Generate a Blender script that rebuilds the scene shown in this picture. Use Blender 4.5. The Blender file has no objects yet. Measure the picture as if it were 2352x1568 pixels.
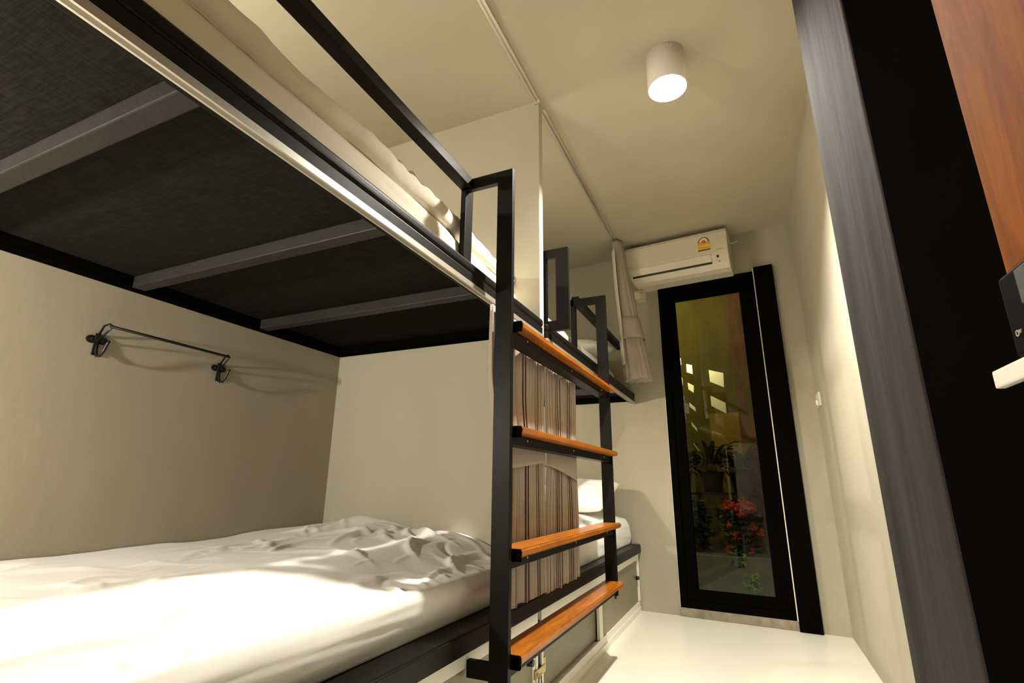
import bpy, bmesh, math, random
from math import sin, cos, pi, radians, exp, sqrt, tan
from mathutils import Vector, Matrix, noise
random.seed(7)
SC = bpy.context.scene
COL = SC.collection

# ------------------------------------------------------------------ materials
def srgb(r, g, b):
    f = lambda c: (c/255/12.92) if c/255 <= .04045 else ((c/255+.055)/1.055)**2.4
    return (f(r), f(g), f(b), 1)

def mat(name, col, rough=.5, metal=0, spec=.5, noise_amt=0, noise_scale=8, stretch=(1, 1, 1),
        bump=0, bump_scale=40, bump_stretch=None, col2=None, coat=0, sheen=0, detail=6):
    m = bpy.data.materials.new(name); m.use_nodes = True
    nt = m.node_tree; b = nt.nodes['Principled BSDF']
    if not isinstance(col, tuple) or len(col) == 3: col = (*col, 1)
    b.inputs['Base Color'].default_value = col
    b.inputs['Roughness'].default_value = rough
    b.inputs['Metallic'].default_value = metal
    b.inputs['Specular IOR Level'].default_value = spec
    b.inputs['Coat Weight'].default_value = coat
    b.inputs['Sheen Weight'].default_value = sheen
    tc = nt.nodes.new('ShaderNodeTexCoord')
    def tex(scale, st):
        mp = nt.nodes.new('ShaderNodeMapping'); mp.inputs['Scale'].default_value = st
        nt.links.new(tc.outputs['Object'], mp.inputs['Vector'])
        n = nt.nodes.new('ShaderNodeTexNoise'); n.inputs['Scale'].default_value = scale
        n.inputs['Detail'].default_value = detail
        nt.links.new(mp.outputs['Vector'], n.inputs['Vector'])
        return n
    if noise_amt or col2:
        n = tex(noise_scale, stretch)
        r = nt.nodes.new('ShaderNodeValToRGB')
        r.color_ramp.elements[0].position = .3; r.color_ramp.elements[1].position = .7
        c2 = col2 or tuple(min(1, c*(1-noise_amt)) for c in col[:3])
        if len(c2) == 3: c2 = (*c2, 1)
        r.color_ramp.elements[0].color = c2; r.color_ramp.elements[1].color = col
        nt.links.new(n.outputs['Fac'], r.inputs['Fac'])
        nt.links.new(r.outputs['Color'], b.inputs['Base Color'])
    if bump:
        n2 = tex(bump_scale, bump_stretch or stretch)
        bp = nt.nodes.new('ShaderNodeBump'); bp.inputs['Strength'].default_value = bump
        bp.inputs['Distance'].default_value = .01
        nt.links.new(n2.outputs['Fac'], bp.inputs['Height'])
        nt.links.new(bp.outputs['Normal'], b.inputs['Normal'])
    return m

def weave_mat(name, col, col2, scale, rough=.9, bump=.3, sts=((1, .12, .12), (.12, 1, 1))):
    m = mat(name, col, rough, spec=.2)
    nt = m.node_tree; b = nt.nodes['Principled BSDF']
    tc = nt.nodes.new('ShaderNodeTexCoord')
    outs = []
    for st in sts:
        mp = nt.nodes.new('ShaderNodeMapping'); mp.inputs['Scale'].default_value = st
        nt.links.new(tc.outputs['Object'], mp.inputs['Vector'])
        n = nt.nodes.new('ShaderNodeTexNoise'); n.inputs['Scale'].default_value = scale
        n.inputs['Detail'].default_value = 2
        nt.links.new(mp.outputs['Vector'], n.inputs['Vector']); outs.append(n)
    mx = nt.nodes.new('ShaderNodeMath'); mx.operation = 'ADD'
    nt.links.new(outs[0].outputs['Fac'], mx.inputs[0]); nt.links.new(outs[1].outputs['Fac'], mx.inputs[1])
    hf = nt.nodes.new('ShaderNodeMath'); hf.operation = 'MULTIPLY'; hf.inputs[1].default_value = .5
    nt.links.new(mx.outputs[0], hf.inputs[0])
    r = nt.nodes.new('ShaderNodeValToRGB')
    r.color_ramp.elements[0].position = .42; r.color_ramp.elements[1].position = .58
    r.color_ramp.elements[0].color = (*col2[:3], 1); r.color_ramp.elements[1].color = (*col[:3], 1)
    nt.links.new(hf.outputs[0], r.inputs['Fac']); nt.links.new(r.outputs['Color'], b.inputs['Base Color'])
    bp = nt.nodes.new('ShaderNodeBump'); bp.inputs['Strength'].default_value = bump; bp.inputs['Distance'].default_value = .002
    nt.links.new(hf.outputs[0], bp.inputs['Height']); nt.links.new(bp.outputs['Normal'], b.inputs['Normal'])
    return m

M = {}
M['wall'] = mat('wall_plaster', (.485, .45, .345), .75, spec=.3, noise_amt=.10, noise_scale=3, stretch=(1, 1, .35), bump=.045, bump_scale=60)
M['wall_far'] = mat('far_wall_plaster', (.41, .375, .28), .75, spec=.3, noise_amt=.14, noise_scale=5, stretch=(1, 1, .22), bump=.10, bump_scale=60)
M['ceiling'] = mat('ceiling_paint', (.475, .435, .32), .8, spec=.25, noise_amt=.06, noise_scale=2, bump=.05, bump_scale=70)
M['floor'] = mat('floor_coating', (.80, .77, .66), .22, spec=.5, noise_amt=.05, noise_scale=4, bump=.03, bump_scale=12)
M['pillar'] = mat('rough_grey_plaster', (.062, .056, .051), .85, spec=.03, col2=(.030, .027, .024), noise_scale=9, stretch=(1, 1, .13), bump=.5, bump_scale=22, bump_stretch=(1, 1, .15))
M['black'] = mat('black_powder_coat', (.0060, .0056, .0046), .42, spec=.10, bump=.04, bump_scale=200)
M['blackmatt'] = mat('black_matt_paint', (.0022, .0021, .0019), .9, spec=.0)
M['slab'] = mat('black_painted_board', (.004, .004, .0038), .4, spec=.16)
M['darkpanel'] = weave_mat('dark_grey_board', (.0145, .0137, .0122), (.0092, .0086, .0076), 230, .9, .5)
M['darkpanel'].node_tree.nodes['Principled BSDF'].inputs['Specular IOR Level'].default_value = .03
M['greybar'] = mat('grey_primer_steel', (.022, .0205, .018), .5, spec=.25, noise_amt=.25, noise_scale=12, bump=.08, bump_scale=90)
M['alu'] = mat('satin_aluminium', (.80, .76, .68), .32, metal=.85)
M['white_metal'] = mat('white_aluminium', (.86, .83, .74), .35, spec=.5)
M['sheet'] = mat('white_cotton', (.83, .80, .75), .85, spec=.15, bump=.05, bump_scale=14, sheen=.2)
M['sheet_warm_lit'] = mat('warm_lit_cotton', (.82, .74, .62), .85, spec=.15, bump=.05, bump_scale=14, sheen=.2)  # warm light on the near upper bedding, put into the cotton colour
M['pillow'] = mat('pillow_cotton', (.84, .82, .77), .85, spec=.15, bump=.06, bump_scale=10, sheen=.2)
M['curtain'] = weave_mat('taupe_linen', (.38, .325, .27), (.33, .28, .23), 480, .95, .25, ((1, 1, .3), (.3, .3, 1)))
M['lining'] = mat('white_lining', (.78, .75, .66), .9, spec=.1)
M['plastic'] = mat('cream_plastic', (.72, .68, .54), .35, spec=.5)
M['plastic2'] = mat('cream_trunking', (.62, .57, .38), .5)
M['laminate'] = mat('grey_laminate', (.23, .20, .125), .35, spec=.4, noise_amt=.10, noise_scale=30, stretch=(1, .2, 1))
M['chrome'] = mat('brushed_steel', (.78, .76, .70), .3, metal=.9, noise_amt=.15, noise_scale=30)
M['brass'] = mat('brass', (.55, .42, .18), .35, metal=.9)
M['darkmetal'] = mat('dark_iron', (.012, .011, .012), .35, metal=.3)
M['grout'] = mat('grey_cement', (.33, .29, .20), .85, noise_amt=.4, noise_scale=20, bump=.2)
M['yellow'] = mat('yellow_print', (.80, .45, .02), .5)
M['orange'] = mat('orange_print', (.78, .28, .02), .5)
M['red'] = mat('red_print', (.55, .05, .02), .5)
M['ink'] = mat('black_ink', (.01, .01, .01), .5)
M['greyink'] = mat('grey_ink', (.30, .28, .24), .5)
M['label_white'] = mat('white_print', (.85, .82, .7), .5)
M['gold'] = mat('gold_print', (.45, .40, .26), .4)
M['glosspanel'] = mat('black_gloss_plastic', (.003, .0033, .0033), .5, spec=.06)
M['greyplate'] = mat('grey_plate', (.075, .08, .08), .5, spec=.2)
M['patio_floor'] = mat('patio_concrete', (.16, .165, .16), .5, noise_amt=.4, noise_scale=5, bump=.1)
M['patio_wall'] = mat('olive_render', (.19, .15, .018), .8, noise_amt=.4, noise_scale=6, stretch=(1, 1, .3), bump=.1)
M['patio_yellow'] = mat('ochre_panel', (.50, .33, .05), .7, noise_amt=.3, noise_scale=6)
M['patio_brick'] = mat('weathered_brick', (.30, .11, .06), .85, col2=(.12, .08, .03), noise_scale=14, stretch=(1, 1, .4), bump=.5, bump_scale=30)
M['patch_backing'] = mat('light_patch_backing', (.80, .74, .50), .8)  # backing for the openings that stand for light patches
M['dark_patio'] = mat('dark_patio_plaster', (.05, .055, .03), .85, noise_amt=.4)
M['leaf'] = mat('dark_leaf', (.022, .050, .014), .45, noise_amt=.5, noise_scale=12)
M['leaf2'] = mat('bright_leaf', (.16, .30, .05), .45, noise_amt=.4, noise_scale=12)
M['petal'] = mat('red_petal', (.85, .05, .010), .5, noise_amt=.4, noise_scale=40)
M['terracotta'] = mat('dark_pot', (.018, .016, .014), .8)

def wood_mat(name, c1, c2, axis_scale, rough=.28, coat=.3):
    m = mat(name, c1, rough, spec=.5, coat=coat)
    nt = m.node_tree; b = nt.nodes['Principled BSDF']
    b.inputs['Coat Roughness'].default_value = .2
    tc = nt.nodes.new('ShaderNodeTexCoord'); mp = nt.nodes.new('ShaderNodeMapping'); mp.inputs['Scale'].default_value = axis_scale
    nt.links.new(tc.outputs['Object'], mp.inputs['Vector'])
    n = nt.nodes.new('ShaderNodeTexNoise'); n.inputs['Scale'].default_value = 6; n.inputs['Detail'].default_value = 8; n.inputs['Roughness'].default_value = .65
    n.inputs['Distortion'].default_value = .6
    nt.links.new(mp.outputs['Vector'], n.inputs['Vector'])
    r = nt.nodes.new('ShaderNodeValToRGB'); r.color_ramp.elements[0].position = .32; r.color_ramp.elements[1].position = .68
    r.color_ramp.elements[0].color = (*c2, 1); r.color_ramp.elements[1].color = (*c1, 1)
    nt.links.new(n.outputs['Fac'], r.inputs['Fac']); nt.links.new(r.outputs['Color'], b.inputs['Base Color'])
    bp = nt.nodes.new('ShaderNodeBump'); bp.inputs['Strength'].default_value = .08; bp.inputs['Distance'].default_value = .003
    nt.links.new(n.outputs['Fac'], bp.inputs['Height']); nt.links.new(bp.outputs['Normal'], b.inputs['Normal'])
    return m
M['tread'] = wood_mat('varnished_teak', (.42, .132, .004), (.21, .050, .0014), (7, 1, 7), .34, .12)
M['doorwood'] = wood_mat('door_teak', (.23, .068, .002), (.115, .030, .001), (5, 5, .7), .8, 0)
M['doorwood'].node_tree.nodes['Principled BSDF'].inputs['Specular IOR Level'].default_value = .08

def glass_mat():
    m = bpy.data.materials.new('door_glass'); m.use_nodes = True
    nt = m.node_tree; nt.nodes.clear()
    o = nt.nodes.new('ShaderNodeOutputMaterial'); mx = nt.nodes.new('ShaderNodeMixShader')
    t = nt.nodes.new('ShaderNodeBsdfTransparent'); t.inputs['Color'].default_value = (.86, .87, .76, 1)
    g = nt.nodes.new('ShaderNodeBsdfGlossy'); g.inputs['Roughness'].default_value = 0.0
    fr = nt.nodes.new('ShaderNodeFresnel'); fr.inputs['IOR'].default_value = 1.3
    nt.links.new(fr.outputs[0], mx.inputs[0]); nt.links.new(t.outputs[0], mx.inputs[1]); nt.links.new(g.outputs[0], mx.inputs[2])
    nt.links.new(mx.outputs[0], o.inputs[0])
    return m
M['glass'] = glass_mat()
def emit_mat(name, col, s):
    m = bpy.data.materials.new(name); m.use_nodes = True
    nt = m.node_tree; nt.nodes.clear()
    o = nt.nodes.new('ShaderNodeOutputMaterial'); e = nt.nodes.new('ShaderNodeEmission')
    e.inputs['Color'].default_value = (*col, 1); e.inputs['Strength'].default_value = s
    nt.links.new(e.outputs[0], o.inputs[0]); return m

# ------------------------------------------------------------------ mesh helpers
def bm_new(): return bmesh.new()
def box(bm, x0, x1, y0, y1, z0, z1, bev=0, seg=2):
    r = bmesh.ops.create_cube(bm, size=1)
    vs = r['verts']
    for v in vs:
        v.co = Vector(((x0+x1)/2+v.co.x*(x1-x0), (y0+y1)/2+v.co.y*(y1-y0), (z0+z1)/2+v.co.z*(z1-z0)))
    if bev:
        es = list({e for v in vs for e in v.link_edges})
        bmesh.ops.bevel(bm, geom=es, offset=bev, segments=seg, affect='EDGES', profile=.6)
    return bm
def prism(bm, pts, axis, a0, a1):
    """extrude a closed 2D profile along axis ('x','y','z')"""
    def P(p, a):
        return {'x': (a, p[0], p[1]), 'y': (p[0], a, p[1]), 'z': (p[0], p[1], a)}[axis]
    A = [bm.verts.new(P(p, a0)) for p in pts]; B = [bm.verts.new(P(p, a1)) for p in pts]
    n = len(pts)
    bm.faces.new(A); bm.faces.new(B[::-1])
    for i in range(n): bm.faces.new((A[i], B[i], B[(i+1) % n], A[(i+1) % n]))
    bmesh.ops.recalc_face_normals(bm, faces=bm.faces[:])
    return bm
def cyl(bm, p0, p1, r0, r1=None, n=16, caps=True):
    r1 = r0 if r1 is None else r1
    p0, p1 = Vector(p0), Vector(p1); d = (p1-p0).normalized()
    a = d.orthogonal().normalized(); b = d.cross(a)
    A = [bm.verts.new(p0+(a*cos(2*pi*i/n)+b*sin(2*pi*i/n))*r0) for i in range(n)]
    B = [bm.verts.new(p1+(a*cos(2*pi*i/n)+b*sin(2*pi*i/n))*r1) for i in range(n)]
    for i in range(n):
        f = bm.faces.new((A[i], A[(i+1) % n], B[(i+1) % n], B[i])); f.smooth = True
    if caps: bm.faces.new(A[::-1]); bm.faces.new(B)
    return bm
def tube(bm, pts, r, n=8):
    pts = [Vector(p) for p in pts]; rings = []
    prev = None
    for i, p in enumerate(pts):
        d = (pts[min(i+1, len(pts)-1)]-pts[max(i-1, 0)]).normalized()
        a = d.orthogonal().normalized() if prev is None else (prev-d*prev.dot(d)).normalized()
        prev = a; b = d.cross(a)
        rings.append([bm.verts.new(p+(a*cos(2*pi*k/n)+b*sin(2*pi*k/n))*r) for k in range(n)])
    for i in range(len(rings)-1):
        for k in range(n):
            f = bm.faces.new((rings[i][k], rings[i][(k+1) % n], rings[i+1][(k+1) % n], rings[i+1][k])); f.smooth = True
    bm.faces.new(rings[0][::-1]); bm.faces.new(rings[-1])
    return bm
def lathe(bm, prof, cx, cy, n=40):
    rings = [[bm.verts.new((cx+r*cos(2*pi*k/n), cy+r*sin(2*pi*k/n), z)) for k in range(n)] for r, z in prof]
    for i in range(len(rings)-1):
        for k in range(n):
            f = bm.faces.new((rings[i][k], rings[i][(k+1) % n], rings[i+1][(k+1) % n], rings[i+1][k])); f.smooth = True
    return bm
def obj(name, bm, m, parent=None, label=None, smooth=False, autosmooth=False, xf=None):
    if xf is not None: bmesh.ops.transform(bm, matrix=xf, verts=bm.verts[:])
    bmesh.ops.recalc_face_normals(bm, faces=bm.faces[:])
    me = bpy.data.meshes.new(name); bm.to_mesh(me); bm.free()
    if smooth:
        for p in me.polygons: p.use_smooth = True
    me.materials.append(m)
    o = bpy.data.objects.new(name, me); COL.objects.link(o)
    if parent is not None:
        o.parent = parent; o.matrix_parent_inverse = parent.matrix_basis.inverted()
    if label: o['label'] = label
    return o
def thing(name, label, cat, loc=(0, 0, 0), group=None):
    o = bpy.data.objects.new(name, None); COL.objects.link(o); o.location = loc; o.empty_display_size = .05
    o['label'] = label; o['category'] = cat
    if group: o['group'] = group
    return o
def tag(o, label, cat, group=None):
    o['label'] = label; o['category'] = cat
    if group: o['group'] = group
    return o
def struct(name, bm, m, **k):
    o = obj(name, bm, m, **k); o['kind'] = 'structure'; return o
def text_mesh(name, s, size, m, parent, matrix, label=None, depth=.0008):
    cu = bpy.data.curves.new(name, 'FONT'); cu.body = s; cu.size = size; cu.extrude = depth
    t = bpy.data.objects.new(name, cu); COL.objects.link(t)
    dg = bpy.context.evaluated_depsgraph_get(); me = bpy.data.meshes.new_from_object(t.evaluated_get(dg))
    bpy.data.objects.remove(t); me.transform(matrix); me.materials.clear(); me.materials.append(m)
    o = bpy.data.objects.new(name, me); COL.objects.link(o)
    if parent is not None: o.parent = parent; o.matrix_parent_inverse = parent.matrix_basis.inverted()
    if label: o['label'] = label
    return o

# ------------------------------------------------------------------ room numbers
XL, XR, H = -1.804, .427, 2.567
YN = -1.30
YP0, YP1 = 1.886, 1.930          # partition faces
YF, WA = 3.706, -.1005
FWM = Matrix.Translation((0, YF, 0)) @ Matrix.Rotation(WA, 4, 'Z')   # far wall frame: x along, y depth, z up
def fwy(x): return YF + tan(WA)*x

# setting -----------------------------------------------------------
struct('floor', box(bm_new(), XL-.15, XR+.15, YN-.1, 3.98, -.12, 0), M['floor'])
struct('ceiling', box(bm_new(), XL-.15, XR+.15, YN-.1, 4.0, H, H+.1), M['ceiling'])
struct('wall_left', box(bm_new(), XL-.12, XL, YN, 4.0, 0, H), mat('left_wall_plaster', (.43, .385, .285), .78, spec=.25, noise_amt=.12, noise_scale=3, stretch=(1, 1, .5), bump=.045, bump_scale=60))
struct('wall_right', box(bm_new(), XR, XR+.12, YN, 3.78, 0, H), M['wall'])
struct('wall_near', box(bm_new(), XL, XR, YN-.1, YN, 0, H), M['wall'])
c = cos(WA)
DL, DR, DZ0, DZ1 = -.4928/c, .1658/c, .053, 2.255
bm = bm_new()
box(bm, -1.9, DL, 0, .14, 0, H); box(bm, DR, .47, 0, .14, 0, H)
box(bm, DL, DR, 0, .14, DZ1, H); box(bm, DL, DR, 0.006, .14, -.01, DZ0)
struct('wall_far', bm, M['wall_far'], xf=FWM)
struct('wall_partition_upper', box(bm_new(), XL, -.733, YP0, YP1, 1.40, H), M['wall']).name = 'wall_partition'
struct('wall_divider', box(bm_new(), XL, -.80, YP0, YP1, .40, 1.40), M['wall'])
bm = bm_new(); box(bm, DL-.005, DR+.01, -.012, .02, 0, DZ0, .004)
struct('trim_1', bm, M['grout'], xf=FWM)

# glass door ---------------------------------------------------------
d2 = bpy.data.objects.new('door_1', None); COL.objects.link(d2); d2.location = (-.16, 3.72, 0); d2['kind'] = 'structure'
def ring(bm, x0, x1, z0, z1, w0, w1, wb, wt, y0, y1, bev=.003):
    box(bm, x0, x0+w0, y0, y1, z0, z1, bev); box(bm, x1-w1, x1, y0, y1, z0, z1, bev)
    box(bm, x0+w0-.002, x1-w1+.002, y0, y1, z0, z0+wb, bev); box(bm, x0+w0-.002, x1-w1+.002, y0, y1, z1-wt, z1, bev)
bm = bm_new(); ring(bm, DL, DR, DZ0, DZ1, .045, .045, .040, .05, -.012, .06); obj('door_frame', bm, M['blackmatt'], d2, xf=FWM)
bm = bm_new(); ring(bm, DL+.045, DR-.045, DZ0+.04, DZ1-.05, .068, .058, .068, .072, .004, .045); obj('door_leaf', bm, M['blackmatt'], d2, xf=FWM)
bm = bm_new(); box(bm, DL+.105, DR-.095, .022, .026, DZ0+.10, DZ1-.115); obj('glass_pane', bm, M['glass'], d2, xf=FWM)
bm = bm_new(); box(bm, DR, DR+.006, -.014, .0, DZ0, DZ1+.02)
obj('edge_bead', bm, M['white_metal'], d2, 'thin white bead', xf=FWM)
bm = bm_new(); box(bm, DL-.003, DL, -.006, 0.0, DZ0, DZ1)
obj('edge_bead', bm, M['white_metal'], d2, 'thin white bead', xf=FWM)
bm = bm_new(); box(bm, .1735, .292, -.032, -.001, 0.002, 2.275, .002)
struct('trim_2', bm, M['blackmatt'], xf=FWM)

# ------------------------------------------------------------------ column and open door at right
struct('wall_column', box(bm_new(), .25, XR+.02, .937, 1.352, 0, H, .004), M['pillar'])
dn = bpy.data.objects.new('door_2', None); COL.objects.link(dn); dn.location = (.27, .4, 0); dn['kind'] = 'structure'
obj('door_leaf', box(bm_new(), .252, .300, .10, .934, .01, 2.30, .002), M['blackmatt'], dn)
obj('wood_inlay', box(bm_new(), .2505, .256, .16, .621, 1.001, 2.22, .0015), M['doorwood'], dn, 'orange-brown timber inlay')
lk = obj('door_lock', box(bm_new(), .238, .2515, .5, .611, .915, .993, .004, 3), M['glosspanel'], dn, 'black electronic door lock')
obj('lock_plate', box(bm_new(), .2366, .2385, .50, .5745, .957, .9885, .001), M['greyplate'], lk)
bm = bm_new()
n = 28
cy_, cz_ = .598, .936
A = [bm.verts.new((.2374, cy_+.0030*cos(2*pi*i/n), cz_+.0030*sin(2*pi*i/n))) for i in range(n)]
B = [bm.verts.new((.2374, cy_+.0021*cos(2*pi*i/n), cz_+.0021*sin(2*pi*i/n))) for i in range(n)]
for i in range(n): bm.faces.new((A[i], A[(i+1) % n], B[(i+1) % n], B[i]))
r_ = bmesh.ops.extrude_face_region(bm, geom=bm.faces[:])
for e in r_['geom']:
    if isinstance(e, bmesh.types.BMVert): e.co.x += .0008
obj('ring_mark', bm, M['gold'], lk)
mx = Matrix.Translation((.2375, .5945, .9350)) @ Matrix(((0, 0, -1, 0), (-1, 0, 0, 0), (0, 1, 0, 0), (0, 0, 0, 1)))
text_mesh('lettering', 'ar', .0062, M['gold'], lk, mx)
bm = bm_new(); box(bm, .207, .2150, .44, .5835, .8835, .8993, .002)
cyl(bm, (.2150, .46, .8915), (.252, .46, .8915), .008)
obj('handle', bm, mat('satin_nickel', (.85, .82, .74), .45, metal=.15), dn, 'brushed steel lever handle')

# ------------------------------------------------------------------ ceiling lamp
LX, LY = -.145, 1.862
lamp = thing('ceiling_lamp', 'white cylindrical surface-mounted downlight, lit, on the ceiling', 'lamp', (LX, LY, H))
R0 = .079
bm = lathe(bm_new(), [(0, H), (R0, H), (R0, H-.165), (R0-.002, H-.168), (R0-.004, H-.166), (R0-.005, H-.100), (.0, H-.099)], LX, LY, 48)
obj('housing', bm, mat('white_lamp_enamel', (.80, .75, .70), .4), lamp)
bm = lathe(bm_new(), [(0, H-.112), (.030, H-.112), (.036, H-.106), (.036, H-.101), (0, H-.101)], LX, LY, 40)
obj('bulb', bm, emit_mat('lamp_glow', (1, .945, .84), 7400), lamp, 'glowing lamp disc')
for k in range(3):
    bm = bm_new(); a = radians(-84+9*k)
    p = Vector((LX+(R0+.0004)*cos(a), LY+(R0+.0004)*sin(a), H-.022))
    t = Vector((-sin(a), cos(a), 0))
    nrm = Vector((cos(a), sin(a), 0))
    q = [p-t*.0045+Vector((0, 0, -.006)), p-t*.0015+Vector((0, 0, -.006)), p+t*.0045+Vector((0, 0, .006)), p+t*.0015+Vector((0, 0, .006))]
    vs = [bm.verts.new(v) for v in q]+[bm.verts.new(v+nrm*.001) for v in q]
    bm.faces.new(vs[4:]); bm.faces.new(vs[:4][::-1])
    for i in range(4): bm.faces.new((vs[i], vs[(i+1) % 4], vs[4+(i+1) % 4], vs[4+i]))
    obj('vent_slot', bm, M['label_white'], lamp)

# ------------------------------------------------------------------ air conditioner
ac = thing('air_conditioner', 'cream wall-mounted split air conditioner with yellow energy label above the glass door', 'air conditioner', (-.31, 3.65, 2.2))
AX0, AX1 = -.672, .047
prof = [(0, 2.535), (-.19, 2.535), (-.212, 2.528), (-.222, 2.505), (-.226, 2.36), (-.222, 2.335), (-.203, 2.285), (-.165, 2.252), (-.11, 2.243), (0, 2.243)]
bm = prism(bm_new(), prof, 'x', AX0, AX1)
for v in bm.verts:
    if v.co.x < -.6: v.co.x += .05*max(0, min(1, (2.36-v.co.z)/.12))
es = [e for e in bm.edges if abs(e.verts[0].co.x-e.verts[1].co.x) < 1e-6]
bmesh.ops.bevel(bm, geom=es, offset=.004, segments=2, affect='EDGES')
obj('casing', bm, M['plastic'], ac, xf=FWM)
fr_ = lambda z: -.2265+.0  # front plane
def front(z):
    P = [(-.226, 2.36), (-.222, 2.335), (-.203, 2.285), (-.165, 2.252)]
    if z >= 2.36: return -.2235
    for (a, za), (b, zb) in zip(P, P[1:]):
        if z >= zb: return a+(b-a)*(za-z)/(za-zb)
    return -.17
def strip(bm, x0, x1, z0, z1, off):
    v = [bm.verts.new((x, front(z)-off, z)) for x, z in ((x0, z0), (x1, z0), (x1, z1), (x0, z1))]
    w = [bm.verts.new((x, front(z)+.002, z)) for x, z in ((x0, z0), (x1, z0), (x1, z1), (x0, z1))]
    bm.faces.new(v); bm.faces.new(w[::-1])
    for i in range(4): bm.faces.new((v[i], w[i], w[(i+1) % 4], v[(i+1) % 4]))
bm = bm_new(); strip(bm, -.625, -.066, 2.297, 2.345, .006); obj('louver', bm, M['plastic'], ac, xf=FWM)
bm = bm_new(); strip(bm, -.622, -.064, 2.284, 2.2965, .003); obj('air_outlet', bm, M['ink'], ac, 'black air outlet slot', xf=FWM)
for x0, x1, z0, z1 in ((-.637, -.062, 2.3465, 2.3485), (-.063, -.0612, 2.297, 2.348), (-.637, -.635, 2.297, 2.348)):
    bm = bm_new(); strip(bm, x0, x1, z0, z1, .0012)
    obj('seam', bm, M['greyink'], ac, 'thin grey panel seam', xf=FWM)
st = obj('energy_label', (lambda b: (strip(b, -.145, -.062, 2.392, 2.445, .002), b)[1])(bm_new()), M['yellow'], ac, 'yellow energy efficiency sticker', xf=FWM)
bm = bm_new(); strip(bm, -.145, -.062, 2.385, 2.392, .0025); obj('base_stripe', bm, M['ink'], st, xf=FWM)
bm = bm_new(); strip(bm, -.141, -.066, 2.418, 2.4245, .0026); obj('print_band', bm, M['label_white'], st, xf=FWM)
def arc(bm, cx, cz, r0, r1, a0, a1, off, n=20):
    y = front(2.45)-off
    for i in range(n):
        t0 = radians(a0+(a1-a0)*i/n); t1 = radians(a0+(a1-a0)*(i+1)/n)
        q = [(cx+r*cos(t), y, cz+r*sin(t)) for r, t in ((r0, t0), (r1, t0), (r1, t1), (r0, t1))]
        vs = [bm.verts.new(p) for p in q]+[bm.verts.new((p[0], p[1]+.002, p[2])) for p in q]
        bm.faces.new(vs[:4]); bm.faces.new(vs[4:][::-1])
        for k in range(4): bm.faces.new((vs[k], vs[4+k], vs[4+(k+1) % 4], vs[(k+1) % 4]))
    return bm
obj('orange_field', arc(bm_new(), -.1035, 2.445, .001, .040, 0, 180, .0020), M['orange'], st, xf=FWM)
obj('arch_white', arc(bm_new(), -.1035, 2.452, .012, .030, 0, 180, .0030), M['label_white'], st, xf=FWM)
obj('arch_black', arc(bm_new(), -.1035, 2.452, .029, .034, 0, 180, .0034), M['ink'], st, xf=FWM)
obj('red_disc', arc(bm_new(), -.1035, 2.452, .001, .0115, 0, 360, .0036), M['red'], st, xf=FWM)
mx = FWM @ Matrix.Translation((-.1085, front(2.45)-.0045, 2.4465)) @ Matrix.Rotation(pi/2, 4, 'X')
text_mesh('digit', '5', .016, M['label_white'], st, mx)
mx = FWM @ Matrix.Translation((-.657, front(2.365)-.002, 2.360)) @ Matrix.Rotation(pi/2, 4, 'X')
text_mesh('brand_lettering', 'DAIKIN', .013, M['greyink'], ac, mx)
mx = FWM @ Matrix.Translation((-.028, front(2.365)-.002, 2.372)) @ Matrix.Rotation(pi/2, 4, 'X')
text_mesh('type_lettering', 'INVERTER', .010, M['greyink'], ac, mx)
for q_ in ((-.030, -.014, 2.318, 2.334), (-.020, -.010, 2.290, 2.295), (-.038, -.033, 2.302, 2.305)):
    bm = bm_new(); strip(bm, *q_, .002)
    obj('indicator', bm, M['ink'], ac, 'dark indicator window', xf=FWM)
w = tag(obj('cable', tube(bm_new(), [(.045, -.06, 2.475), (.07, -.04, 2.482), (.09, -.03, 2.495), (.105, -.004, 2.50)], .0025), M['label_white'], xf=FWM),
        'short thin white wire at the upper right of the air conditioner', 'cable')
bm = bm_new(); prism(bm, [(-.002, 2.2425), (-.075, 2.2425), (-.085, 2.225), (-.072, 2.172), (-.002, 2.158)], 'x', -.655, -.585)
bmesh.ops.bevel(bm, geom=bm.edges[:], offset=.004, segments=2, affect='EDGES')
tr = tag(obj('pipe_cover', bm, M['plastic2'], xf=FWM), 'small cream plastic pipe cover on the wall under the left end of the air conditioner', 'pipe cover')
obj('screw', cyl(bm_new(), (-.600, -.086, 2.212), (-.600, -.076, 2.212), .004, n=10), M['darkmetal'], tr, xf=FWM)

# ------------------------------------------------------------------ wall switch
sw = tag(obj('light_switch', box(bm_new(), XR-.012, XR, 3.44, 3.56, 1.265, 1.345, .003), M['plastic']), 'small cream light switch on the right wall near the glass door', 'light switch')
obj('rocker', box(bm_new(), XR-.020, XR-.010, 3.50, 3.54, 1.275, 1.305, .002), M['label_white'], sw)

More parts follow.
